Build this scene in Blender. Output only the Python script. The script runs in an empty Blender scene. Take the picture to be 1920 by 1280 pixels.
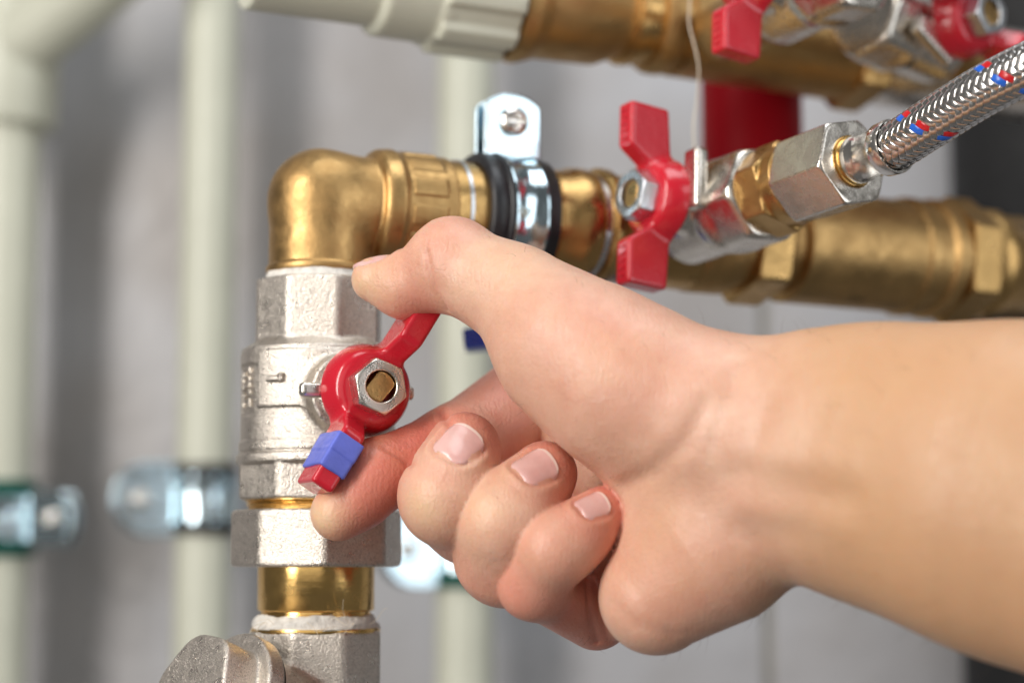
import bpy, math, random
import numpy as np
from mathutils import Vector, Matrix

random.seed(7)
rng = np.random.default_rng(7)
scene = bpy.context.scene
S = 0.001                       # all shapes below are written in millimetres
ZC = 1200.0                     # camera height
DC = 450.0                      # camera stands at y = -450 mm
FPX = 3600.0
PITCH = math.atan(410 / FPX)
CT, ST = math.cos(PITCH), math.sin(PITCH)

# ------------------------------------------------------------------ camera
cam_data = bpy.data.cameras.new('camera')
cam = bpy.data.objects.new('camera', cam_data)
scene.collection.objects.link(cam)
cam.location = (0, -DC * S, ZC * S)
cam.rotation_euler = (math.pi / 2 + PITCH, 0, 0)
cam_data.sensor_width = 36
cam_data.lens = 67.5
cam_data.clip_start = 0.01
cam_data.clip_end = 20
cam_data.dof.use_dof = True
cam_data.dof.focus_distance = 0.440
cam_data.dof.aperture_fstop = 67.5 / 10.6
cam_data.dof.aperture_blades = 0
scene.camera = cam

# ------------------------------------------------------------------ light
world = bpy.data.worlds.new('World')
scene.world = world
world.use_nodes = True
bg = world.node_tree.nodes['Background']
bg.inputs[0].default_value = (1.0, 0.97, 0.93, 1)
bg.inputs[1].default_value = 0.11


def area(name, loc, target, sx, sy, power, col):
    d = bpy.data.lights.new(name, 'AREA')
    d.shape = 'RECTANGLE'
    d.size = sx * S
    d.size_y = sy * S
    d.energy = power
    d.color = col
    o = bpy.data.objects.new(name, d)
    scene.collection.objects.link(o)
    o.location = Vector(loc) * S
    o.rotation_euler = (Vector(target) - Vector(loc)).to_track_quat('-Z', 'Y').to_euler()
    return o


area('key_softbox', (-600, -600, 1480), (-10, 0, 1200), 240, 900, 8.4, (1.0, 0.955, 0.90))
area('overhead_panel', (150, -150, 2050), (20, 60, 1200), 620, 420, 3.2, (0.93, 0.97, 1.0))
area('right_fill_panel', (800, -470, 1380), (20, 0, 1200), 420, 900, 2.6, (0.93, 0.97, 1.0))
area('front_panel', (-250, -1500, 1450), (0, 0, 1200), 1500, 1250, 3.9, (1.0, 0.96, 0.91))  # added unseen panel behind the camera, brightens brass reflections and the front

vs = scene.view_settings
vs.view_transform = 'Standard'
vs.look = 'None'
vs.exposure = 0.12
vs.gamma = 1.0
vs.use_curve_mapping = False
scene.render.engine = 'CYCLES'


# ------------------------------------------------------------------ helpers
def ray(px, py):
    dx = (px - 960.0) / FPX
    dy = (640.0 - py) / FPX
    return np.array([dx, CT - dy * ST, ST + dy * CT])


def P(px, py, Y):
    """world point (mm) on the ray of a photo pixel where world y = Y"""
    r = ray(px, py)
    t = (DC + Y) / r[1]
    return np.array([r[0] * t, Y, ZC + r[2] * t])


def PR(px, py, Y, rpx):
    r = ray(px, py)
    t = (DC + Y) / r[1]
    return np.array([r[0] * t, Y, ZC + r[2] * t]), rpx * t / FPX


def unit(v):
    v = np.asarray(v, float)
    return v / np.linalg.norm(v)


def frame(origin, z, x=None):
    """4x4 local->world (mm); z axis given, x axis hinted"""
    z = unit(z)
    if x is None:
        x = np.array([1, 0, 0]) if abs(z[0]) < 0.9 else np.array([0, 1, 0])
    x = np.asarray(x, float)
    x = unit(x - z * np.dot(x, z))
    y = np.cross(z, x)
    M = np.eye(4)
    M[:3, 0], M[:3, 1], M[:3, 2], M[:3, 3] = x, y, z, origin
    return M


def xf(M, V):
    V = np.asarray(V, float)
    return V @ M[:3, :3].T + M[:3, 3]


def link(o, parent=None):
    scene.collection.objects.link(o)
    if parent is not None:
        o.parent = parent
        o.matrix_parent_inverse = Matrix.Translation(parent.location).inverted()
    return o


def thing(name, label, cat, loc, group=None):
    o = bpy.data.objects.new(name, None)
    o.empty_display_size = 0.01
    o.location = Vector(loc) * S
    scene.collection.objects.link(o)
    o['label'] = label
    o['category'] = cat
    if group:
        o['group'] = group
    return o


def mesh_obj(name, V, F, mat, parent=None, smooth=True, sharp=None):
    me = bpy.data.meshes.new(name)
    V = np.asarray(V, float) * S
    me.from_pydata(V.tolist(), [], [list(map(int, f)) for f in F])
    me.validate()
    if smooth:
        me.polygons.foreach_set('use_smooth', [True] * len(me.polygons))
        if sharp is not None:
            me.set_sharp_from_angle(angle=math.radians(sharp))
    me.materials.append(mat)
    o = bpy.data.objects.new(name, me)
    link(o, parent)
    return o


def fast_mesh(name, V, Q, mat, parent=None):
    me = bpy.data.meshes.new(name)
    V = np.asarray(V, np.float32) * S
    n, q = len(V), len(Q)
    me.vertices.add(n)
    me.vertices.foreach_set('co', V.ravel())
    me.loops.add(q * 4)
    me.loops.foreach_set('vertex_index', np.asarray(Q, np.int32).ravel())
    me.polygons.add(q)
    me.polygons.foreach_set('loop_start', np.arange(0, q * 4, 4, dtype=np.int32))
    me.polygons.foreach_set('use_smooth', np.ones(q, dtype=bool))
    me.update(calc_edges=True)
    me.materials.append(mat)
    o = bpy.data.objects.new(name, me)
    link(o, parent)
    return o


def revolve(name, prof, M, mat, parent=None, seg=72, sharp=40, closed=False):
    """prof: list of (z, r) along local z"""
    V, F = [], []
    n = len(prof)
    for z, r in prof:
        for k in range(seg):
            a = 2 * math.pi * k / seg
            V.append((r * math.cos(a), r * math.sin(a), z))
    for i in range(n - 1 if not closed else n):
        j = (i + 1) % n
        for k in range(seg):
            l = (k + 1) % seg
            F.append((i * seg + k, i * seg + l, j * seg + l, j * seg + k))
    if not closed:
        F.append(tuple(range(seg))[::-1])
        F.append(tuple((n - 1) * seg + k for k in range(seg)))
    return mesh_obj(name, xf(M, V), F, mat, parent, True, sharp)


def tube(name, pts, r, mat, parent=None, seg=12):
    pts = [np.asarray(p, float) for p in pts]
    V, F = [], []
    up = None
    for i, p in enumerate(pts):
        t = unit(pts[min(i + 1, len(pts) - 1)] - pts[max(i - 1, 0)])
        if up is None:
            up = np.array([0, 0, 1.0]) if abs(t[2]) < 0.9 else np.array([1.0, 0, 0])
        a = unit(up - t * np.dot(up, t))
        up = a
        b = np.cross(t, a)
        rr = r[i] if hasattr(r, '__len__') else r
        for k in range(seg):
            c = 2 * math.pi * k / seg
            V.append(p + rr * (math.cos(c) * a + math.sin(c) * b))
    for i in range(len(pts) - 1):
        for k in range(seg):
            l = (k + 1) % seg
            F.append((i * seg + k, i * seg + l, (i + 1) * seg + l, (i + 1) * seg + k))
    F.append(tuple(range(seg))[::-1])
    F.append(tuple((len(pts) - 1) * seg + k for k in range(seg)))
    return mesh_obj(name, V, F, mat, parent, True, 60)


# ---- signed distance fields meshed with surface nets
def smin(a, b, k):
    if k <= 0:
        return np.minimum(a, b)
    h = np.maximum(k - np.abs(a - b), 0) / k
    return np.minimum(a, b) - h * h * k * 0.25


def smax(a, b, k):
    return -smin(-a, -b, k)


def d_cap(p, a, b, ra, rb):
    ba = b - a
    h = np.clip(((p - a) @ ba) / np.dot(ba, ba), 0, 1)
    q = p - a - h[:, None] * ba
    return np.sqrt(np.einsum('ij,ij->i', q, q)) - (ra + (rb - ra) * h)


def d_ell(p, c, R, rad):
    """ellipsoid, R rows = axes"""
    q = (p - c) @ R.T
    k0 = np.linalg.norm(q / rad, axis=1)
    k1 = np.linalg.norm(q / (np.asarray(rad) ** 2), axis=1) + 1e-9
    return k0 * (k0 - 1.0) / k1


def d_cyl(p, z0, z1, r, rnd=0.0):
    rho = np.hypot(p[:, 0], p[:, 1])
    dz = np.abs(p[:, 2] - (z0 + z1) / 2) - (z1 - z0) / 2 + rnd
    dr = rho - r + rnd
    return np.minimum(np.maximum(dz, dr), 0) + np.hypot(np.maximum(dz, 0), np.maximum(dr, 0)) - rnd


def d_ngon(p, n, apo, rot, z0, z1, rnd=0.4, cham=None):
    d = None
    for i in range(n):
        a = rot + 2 * math.pi * i / n
        e = p[:, 0] * math.cos(a) + p[:, 1] * math.sin(a) - apo
        d = e if d is None else smax(d, e, rnd * 1.2)
    dz = np.abs(p[:, 2] - (z0 + z1) / 2) - (z1 - z0) / 2
    d = smax(d, dz, rnd)
    if cham:
        rho = np.hypot(p[:, 0], p[:, 1])
        R0, slope = cham
        e = (rho - R0 + (dz) * slope) / math.sqrt(1 + slope * slope)
        d = smax(d, e, rnd)
    return d


def d_box(p, c, h, rnd=0.3):
    q = np.abs(p - np.asarray(c)) - np.asarray(h) + rnd
    return np.linalg.norm(np.maximum(q, 0), axis=1) + np.minimum(q.max(axis=1), 0) - rnd


def surface_nets(f, lo, hi, h, proj=2, fc=None):
    lo, hi = np.asarray(lo, float), np.asarray(hi, float)
    K = 4
    nb = np.ceil((hi - lo) / (h * K)).astype(int)
    N = nb * K
    # coarse pass on block centres
    g = [lo[i] + (np.arange(nb[i]) + 0.5) * h * K - 0.5 * h for i in range(3)]
    C = np.stack(np.meshgrid(*g, indexing='ij'), -1).reshape(-1, 3)
    fc = fc or f
    dc = np.concatenate([fc(c) for c in np.array_split(C, max(1, len(C) // 300000))])
    near = np.abs(dc) < h * K * 0.87 * 1.5 + h * 1.5
    D = np.repeat(np.repeat(np.repeat(dc.reshape(nb), K, 0), K, 1), K, 2).astype(np.float32)
    bi = np.stack(np.unravel_index(np.nonzero(near)[0], nb), -1) * K
    off = np.stack(np.meshgrid(*[np.arange(K)] * 3, indexing='ij'), -1).reshape(-1, 3)
    for chunk in np.array_split(bi, max(1, len(bi) // 6000)):
        I = (chunk[:, None, :] + off[None]).reshape(-1, 3)
        D[I[:, 0], I[:, 1], I[:, 2]] = f(lo + I * h)
    s = D < 0
    cnt = np.zeros(N - 1, np.int8)
    cs = [(i, j, k) for i in (0, 1) for j in (0, 1) for k in (0, 1)]
    for i, j, k in cs:
        cnt += s[i:N[0] - 1 + i, j:N[1] - 1 + j, k:N[2] - 1 + k]
    mixed = (cnt > 0) & (cnt < 8)
    idx = np.stack(np.nonzero(mixed), -1)
    vals = np.stack([D[idx[:, 0] + i, idx[:, 1] + j, idx[:, 2] + k] for i, j, k in cs], 1)
    acc = np.zeros((len(idx), 3))
    num = np.zeros(len(idx))
    corners = np.array(cs, float)
    for a in range(8):
        for b in range(a + 1, 8):
            if np.abs(corners[a] - corners[b]).sum() != 1:
                continue
            m = (vals[:, a] < 0) != (vals[:, b] < 0)
            t = vals[m, a] / (vals[m, a] - vals[m, b])
            acc[m] += corners[a] + t[:, None] * (corners[b] - corners[a])
            num[m] += 1
    V = lo + (idx + acc / num[:, None]) * h
    vid = -np.ones(N - 1, np.int32)
    vid[mixed] = np.arange(len(idx))
    Q = []
    for ax in range(3):
        u, w = (ax + 1) % 3, (ax + 2) % 3
        sl0 = [slice(None)] * 3
        sl1 = [slice(None)] * 3
        sl0[ax] = slice(0, N[ax] - 1)
        sl1[ax] = slice(1, N[ax])
        for d in (u, w):
            sl0[d] = sl1[d] = slice(1, N[d] - 1)
        A, B = s[tuple(sl0)], s[tuple(sl1)]
        e = np.stack(np.nonzero(A != B), -1)
        if len(e) == 0:
            continue
        inside = A[e[:, 0], e[:, 1], e[:, 2]]
        base = e.copy()
        base[:, u] += 1
        base[:, w] += 1
        def cid(du, dw):
            c = base.copy()
            c[:, u] -= du
            c[:, w] -= dw
            return vid[c[:, 0], c[:, 1], c[:, 2]]
        q = np.stack([cid(1, 1), cid(0, 1), cid(0, 0), cid(1, 0)], 1)
        q[~inside] = q[~inside][:, ::-1]
        Q.append(q)
    Q = np.concatenate(Q)
    Q = Q[(Q >= 0).all(1)]
    for _ in range(proj):
        g, d = grad(f, V, h * 0.3)
        V = V - g * np.clip(d, -h, h)[:, None] * 0.8
    return V, Q


def grad(f, V, e):
    d = f(V)
    g = np.empty_like(V)
    for i in range(3):
        o = np.zeros(3)
        o[i] = e
        g[:, i] = f(V + o) - f(V - o)
    n = np.linalg.norm(g, axis=1, keepdims=True)
    return g / np.maximum(n, 1e-9), d


def sdf_obj(name, f, lo, hi, h, M, mat, parent=None, proj=2):
    V, Q = surface_nets(f, lo, hi, h, proj)
    return fast_mesh(name, xf(M, V) if M is not None else V, Q, mat, parent)


# ------------------------------------------------------------------ materials
def new_mat(name):
    m = bpy.data.materials.new(name)
    m.use_nodes = True
    nt = m.node_tree
    return m, nt, nt.nodes['Principled BSDF']


def coords(nt, scale=1.0):
    tc = nt.nodes.new('ShaderNodeTexCoord')
    mp = nt.nodes.new('ShaderNodeMapping')
    mp.inputs['Scale'].default_value = (scale, scale, scale) if not hasattr(scale, '__len__') else scale
    nt.links.new(tc.outputs['Object'], mp.inputs['Vector'])
    return mp.outputs['Vector']


def noise(nt, vec, scale, detail=4, rough=0.55):
    n = nt.nodes.new('ShaderNodeTexNoise')
    n.inputs['Scale'].default_value = scale
    n.inputs['Detail'].default_value = detail
    n.inputs['Roughness'].default_value = rough
    nt.links.new(vec, n.inputs['Vector'])
    return n.outputs['Fac']


def ramp(nt, fac, stops):
    r = nt.nodes.new('ShaderNodeValToRGB')
    el = r.color_ramp.elements
    while len(el) < len(stops):
        el.new(0.5)
    for e, (p, c) in zip(el, stops):
        e.position = p
        e.color = (c, c, c, 1) if not hasattr(c, '__len__') else (*c, 1)
    nt.links.new(fac, r.inputs['Fac'])
    return r.outputs['Color']


def bump(nt, height, dist, strength=1.0, prev=None):
    b = nt.nodes.new('ShaderNodeBump')
    b.inputs['Distance'].default_value = dist
    b.inputs['Strength'].default_value = strength
    nt.links.new(height, b.inputs['Height'])
    if prev is not None:
        nt.links.new(prev, b.inputs['Normal'])
    return b.outputs['Normal']


def simple(name, col, rough=0.5, metal=0.0, coat=0.0, var=0.12, nscale=60, bscale=0, bdist=0.0, rvar=0.1, spec=0.5, coat_r=0.08):
    m, nt, b = new_mat(name)
    v = coords(nt)
    f = noise(nt, v, nscale, 5)
    c0 = tuple(max(0, c * (1 - var)) for c in col)
    c1 = tuple(min(1, c * (1 + var)) for c in col)
    nt.links.new(ramp(nt, f, [(0.3, c0), (0.7, c1)]), b.inputs['Base Color'])
    f2 = noise(nt, v, nscale * 3.1, 4)
    nt.links.new(ramp(nt, f2, [(0.3, max(0.02, rough - rvar)), (0.7, rough + rvar)]), b.inputs['Roughness'])
    b.inputs['Metallic'].default_value = metal
    b.inputs['Coat Weight'].default_value = coat
    b.inputs['Coat Roughness'].default_value = coat_r
    b.inputs['Specular IOR Level'].default_value = spec
    if bscale:
        nt.links.new(bump(nt, noise(nt, v, bscale, 3), bdist), b.inputs['Normal'])
    return m


def cast_nickel(name, col, grain=2600, depth=0.00022, rough=0.36, stain=(0.30, 0.20, 0.12), lump=0.4, speck=0.5):
    m, nt, b = new_mat(name)
    v = coords(nt)
    f = noise(nt, v, 45, 6, 0.65)
    base = ramp(nt, f, [(0.25, tuple(c * 0.84 for c in col)), (0.6, col), (0.85, tuple(min(1, c * 1.06) for c in col))])
    mix = nt.nodes.new('ShaderNodeMix')
    mix.data_type = 'RGBA'
    st = noise(nt, v, 150, 6, 0.7)
    nt.links.new(ramp(nt, st, [(0.68, 0.0), (0.85, 0.3)]), mix.inputs['Factor'])
    nt.links.new(base, mix.inputs['A'])
    mix.inputs['B'].default_value = (*stain, 1)
    sp = nt.nodes.new('ShaderNodeMix')
    sp.data_type = 'RGBA'
    sp.blend_type = 'MULTIPLY'
    sp.inputs['Factor'].default_value = speck
    nt.links.new(mix.outputs['Result'], sp.inputs['A'])
    nt.links.new(ramp(nt, noise(nt, v, grain * 0.75, 3, 0.6), [(0.36, 0.35), (0.5, 1.0)]), sp.inputs['B'])
    nt.links.new(sp.outputs['Result'], b.inputs['Base Color'])
    b.inputs['Metallic'].default_value = 1.0
    nt.links.new(ramp(nt, noise(nt, v, 300, 4), [(0.3, rough - 0.07), (0.7, rough + 0.1)]), b.inputs['Roughness'])
    n1 = bump(nt, noise(nt, v, grain, 2, 0.5), depth)
    n2 = bump(nt, noise(nt, v, 260, 3, 0.6), 0.00028, lump, n1)
    nt.links.new(n2, b.inputs['Normal'])
    return m


M_nickel = cast_nickel('cast_nickel', (0.80, 0.73, 0.65), grain=3000, depth=0.00024, rough=0.31, lump=0.05, speck=0.5)
M_nickel_fine = cast_nickel('fine_nickel', (0.78, 0.73, 0.67), grain=2400, depth=0.00005, rough=0.26, lump=0.04, speck=0.0)
M_nickel_satin = cast_nickel('satin_nickel', (0.78, 0.73, 0.66), grain=1500, depth=0.00003, rough=0.24, lump=0.1, speck=0.0)
M_chrome = simple('bright_nickel', (0.80, 0.77, 0.73), 0.2, 1.0, var=0.04, rvar=0.05, bscale=400, bdist=0.00005)
M_zinc = simple('zinc_plate', (0.60, 0.74, 0.81), 0.16, 1.0, var=0.08, nscale=120, rvar=0.08, bscale=500, bdist=0.00006)
M_zinc_nut = simple('zinc_nut', (0.66, 0.69, 0.73), 0.3, 1.0, var=0.06, rvar=0.06, bscale=700, bdist=0.00008)


def brass(name, col, rough, bsc, bd, var=0.13, lines=False):
    m, nt, b = new_mat(name)
    v = coords(nt)
    f = noise(nt, v, 70, 6, 0.65)
    nt.links.new(ramp(nt, f, [(0.25, tuple(c * (1 - var * 1.6) for c in col)), (0.5, col), (0.8, tuple(min(1, c * (1 + var)) for c in col))]), b.inputs['Base Color'])
    b.inputs['Metallic'].default_value = 1.0
    nt.links.new(ramp(nt, noise(nt, v, 190, 5), [(0.3, max(0.05, rough - 0.1)), (0.7, rough + 0.13)]), b.inputs['Roughness'])
    nrm = bump(nt, noise(nt, v, bsc, 3, 0.55), bd)
    if lines:
        tc = coords(nt, (60, 60, 5200))
        nrm = bump(nt, noise(nt, tc, 1.0, 2), 0.00003, 0.8, nrm)
    nt.links.new(nrm, b.inputs['Normal'])
    return m


M_brass_cast = brass('cast_brass', (0.50, 0.315, 0.13), 0.45, 420, 0.00014)
M_brass = brass('turned_brass', (0.55, 0.345, 0.135), 0.32, 900, 0.00008)
M_brass_polish = brass('polished_brass', (0.82, 0.53, 0.19), 0.19, 1200, 0.00003, 0.08, True)
M_brass_stem = brass('stem_brass', (0.66, 0.42, 0.17), 0.28, 900, 0.0001)
M_red = simple('red_vinyl', (0.56, 0.012, 0.028), 0.26, 0.0, 0.5, 0.05, 60, 300, 0.00006, 0.05)
M_red_dark = simple('red_plastic', (0.26, 0.0, 0.005), 0.5, 0.0, 0.0, 0.06, 40, 200, 0.0001, 0.05, spec=0.15)  # red lowered so the colour holds the shade the regulator hangs in
M_blue_tape = simple('blue_tape', (0.115, 0.15, 0.60), 0.42, 0.0, 0.0, 0.14, 130, 500, 0.00012, 0.08)
M_blue = simple('blue_vinyl', (0.015, 0.06, 0.50), 0.3, 0.0, 0.4, 0.05)
M_rubber = simple('black_rubber', (0.012, 0.012, 0.015), 0.42, 0.0, 0.0, 0.2, 90, 900, 0.00008)
M_green_rubber = simple('green_rubber', (0.0, 0.075, 0.055), 0.5, 0.0, 0.0, 0.15, spec=0.25)
M_ppr = simple('pale_plastic_pipe', (0.60, 0.605, 0.50), 0.34, 0.0, 0.0, 0.05, 25, 200, 0.00008, 0.06)
M_ptfe = simple('white_thread_tape', (0.70, 0.67, 0.62), 0.6, 0.0, 0.0, 0.2, 420, 700, 0.0004)
M_fibre = simple('flax_fibre', (0.75, 0.66, 0.52), 0.6, var=0.1)
M_foam = simple('black_foam', (0.012, 0.012, 0.013), 0.7, var=0.2, bscale=500, bdist=0.0006)
M_grout = simple('grout', (0.33, 0.31, 0.27), 0.85, var=0.1, nscale=30, bscale=300, bdist=0.0006)
M_near_black = simple('near_black', (0.012, 0.009, 0.006), 0.4)
M_wire = simple('braid_steel', (0.72, 0.70, 0.68), 0.2, 1.0, var=0.12, nscale=900, rvar=0.08)
M_wire_blue = simple('braid_blue', (0.02, 0.13, 0.62), 0.3, var=0.1, coat=0.3)
M_wire_red = simple('braid_red', (0.55, 0.015, 0.02), 0.3, var=0.1, coat=0.3)
M_inner = simple('hose_rubber', (0.03, 0.012, 0.012), 0.6)


def tile_mat():
    m, nt, b = new_mat('glazed_tile')
    v = coords(nt)
    f = noise(nt, v, 9, 3, 0.5)
    nt.links.new(ramp(nt, f, [(0.32, (0.36, 0.335, 0.325)), (0.5, (0.43, 0.42, 0.43)), (0.7, (0.48, 0.485, 0.515))]), b.inputs['Base Color'])
    b.inputs['Roughness'].default_value = 0.38
    nt.links.new(bump(nt, noise(nt, v, 30, 3), 0.002), b.inputs['Normal'])
    return m


M_tile = tile_mat()


def skin_mat():
    m, nt, b = new_mat('skin')
    v = coords(nt)
    L = nt.links
    at = nt.nodes.new('ShaderNodeAttribute')
    at.attribute_name = 'flush'
    at2 = nt.nodes.new('ShaderNodeAttribute')
    at2.attribute_name = 'tan'
    def mixc(fac, a, bcol):
        x = nt.nodes.new('ShaderNodeMix')
        x.data_type = 'RGBA'
        if hasattr(fac, 'default_value') or not isinstance(fac, float):
            L.new(fac, x.inputs['Factor'])
        else:
            x.inputs['Factor'].default_value = fac
        for key, c in (('A', a), ('B', bcol)):
            if isinstance(c, tuple):
                x.inputs[key].default_value = (*c, 1)
            else:
                L.new(c, x.inputs[key])
        return x.outputs['Result']
    mott = ramp(nt, noise(nt, v, 110, 8, 0.72), [(0.34, 0.0), (0.68, 1.0)])
    base = mixc(mott, (0.67, 0.385, 0.27), (0.77, 0.50, 0.365))
    base = mixc(at2.outputs['Fac'], base, (0.59, 0.335, 0.175))
    red = mixc(at.outputs['Fac'], base, (0.63, 0.175, 0.125))
    yel = ramp(nt, noise(nt, v, 48, 3, 0.5), [(0.55, 0.0), (0.75, 0.28)])
    col = mixc(yel, red, (0.70, 0.44, 0.24))
    at3 = nt.nodes.new('ShaderNodeAttribute')
    at3.attribute_name = 'blanch'
    col = mixc(at3.outputs['Fac'], col, (0.78, 0.545, 0.335))
    L.new(col, b.inputs['Base Color'])
    b.inputs['Subsurface Weight'].default_value = 0.35
    b.inputs['Subsurface Radius'].default_value = (1.0, 0.32, 0.16)
    b.inputs['Subsurface Scale'].default_value = 0.0022
    L.new(ramp(nt, noise(nt, v, 420, 4), [(0.3, 0.36), (0.7, 0.52)]), b.inputs['Roughness'])
    b.inputs['Specular IOR Level'].default_value = 0.5
    vo = nt.nodes.new('ShaderNodeTexVoronoi')
    vo.feature = 'DISTANCE_TO_EDGE'
    vo.inputs['Scale'].default_value = 720
    L.new(v, vo.inputs['Vector'])
    lines = ramp(nt, vo.outputs['Distance'], [(0.0, 0.0), (0.22, 1.0)])
    n1 = bump(nt, lines, 0.0001, 0.32)
    wv = nt.nodes.new('ShaderNodeTexWave')
    wv.inputs['Scale'].default_value = 260
    wv.inputs['Distortion'].default_value = 9
    wv.inputs['Detail'].default_value = 3
    wv.inputs['Detail Scale'].default_value = 1.2
    L.new(v, wv.inputs['Vector'])
    n2 = bump(nt, wv.outputs['Fac'], 0.00008, 0.28, n1)
    n3 = bump(nt, noise(nt, v, 190, 6, 0.68), 0.0008, 0.34, n2)
    L.new(n3, b.inputs['Normal'])
    return m


M_skin = skin_mat()
M_nail, _nt, _b = new_mat('nail')
_v = coords(_nt)
_nt.links.new(ramp(_nt, noise(_nt, _v, 160, 3), [(0.3, (0.68, 0.38, 0.35)), (0.7, (0.76, 0.48, 0.44))]), _b.inputs['Base Color'])
_b.inputs['Roughness'].default_value = 0.2
_b.inputs['Subsurface Weight'].default_value = 0.2
_b.inputs['Subsurface Radius'].default_value = (1.0, 0.4, 0.3)
_b.inputs['Subsurface Scale'].default_value = 0.0015
_nt.links.new(bump(_nt, noise(_nt, _v, 500, 2), 0.00005), _b.inputs['Normal'])
M_nail_edge = simple('nail_free_edge', (0.79, 0.60, 0.53), 0.4, var=0.05)

ZUP = np.array([0, 0, 1.0])
A1 = math.radians(24)
PIPE_DIR = np.array([math.cos(A1), math.sin(A1), 0])
STEM1 = np.array([math.sin(A1), -math.cos(A1), 0])

# ------------------------------------------------------------------ wall
wall = bpy.data.objects.new('wall', None)
wall.location = Vector((0, 388, 900)) * S
scene.collection.objects.link(wall)
wall['kind'] = 'structure'
wall['label'] = 'grey tiled wall out of focus behind the pipes'


def box_mesh(name, lo, hi, mat, parent=None, bev=0.0):
    lo, hi = np.asarray(lo, float), np.asarray(hi, float)
    c, hx = (lo + hi) / 2, (hi - lo) / 2
    V, F = [], []
    if bev <= 0:
        for i in (-1, 1):
            for j in (-1, 1):
                for k in (-1, 1):
                    V.append(c + hx * (i, j, k))
        F = [(0, 1, 3, 2), (4, 6, 7, 5), (0, 4, 5, 1), (2, 3, 7, 6), (0, 2, 6, 4), (1, 5, 7, 3)]
        return mesh_obj(name, V, F, mat, parent, False)
    import bmesh
    bm = bmesh.new()
    bmesh.ops.create_cube(bm, size=2)
    for v in bm.verts:
        v.co = Vector(c + hx * np.array(v.co))
    bmesh.ops.bevel(bm, geom=bm.edges[:], offset=bev, segments=2, affect='EDGES', profile=0.6)
    for v in bm.verts:
        v.co *= S
    me = bpy.data.meshes.new(name)
    bm.to_mesh(me)
    bm.free()
    me.polygons.foreach_set('use_smooth', [True] * len(me.polygons))
    me.set_sharp_from_angle(angle=math.radians(50))
    me.materials.append(mat)
    o = bpy.data.objects.new(name, me)
    return link(o, parent)


YW = 384.0
box_mesh('grout_bed', (-760, YW + 3.4, 760), (800, YW + 20, 1980), M_grout, wall)
xj = P(1441, 1200, YW)[0]
TW, TH, G = 430.0, 420.0, 4.0
zj = P(400, 1375, YW)[2]
for i in range(-2, 2):
    for j in range(-1, 2):
        x0, z0 = xj + i * TW, zj + j * TH
        box_mesh('tile', (x0 + G / 2, YW + rng.uniform(-0.4, 0.4), z0 + G / 2),
                 (x0 + TW - G / 2, YW + 8, z0 + TH - G / 2), M_tile, wall, 1.2)


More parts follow.
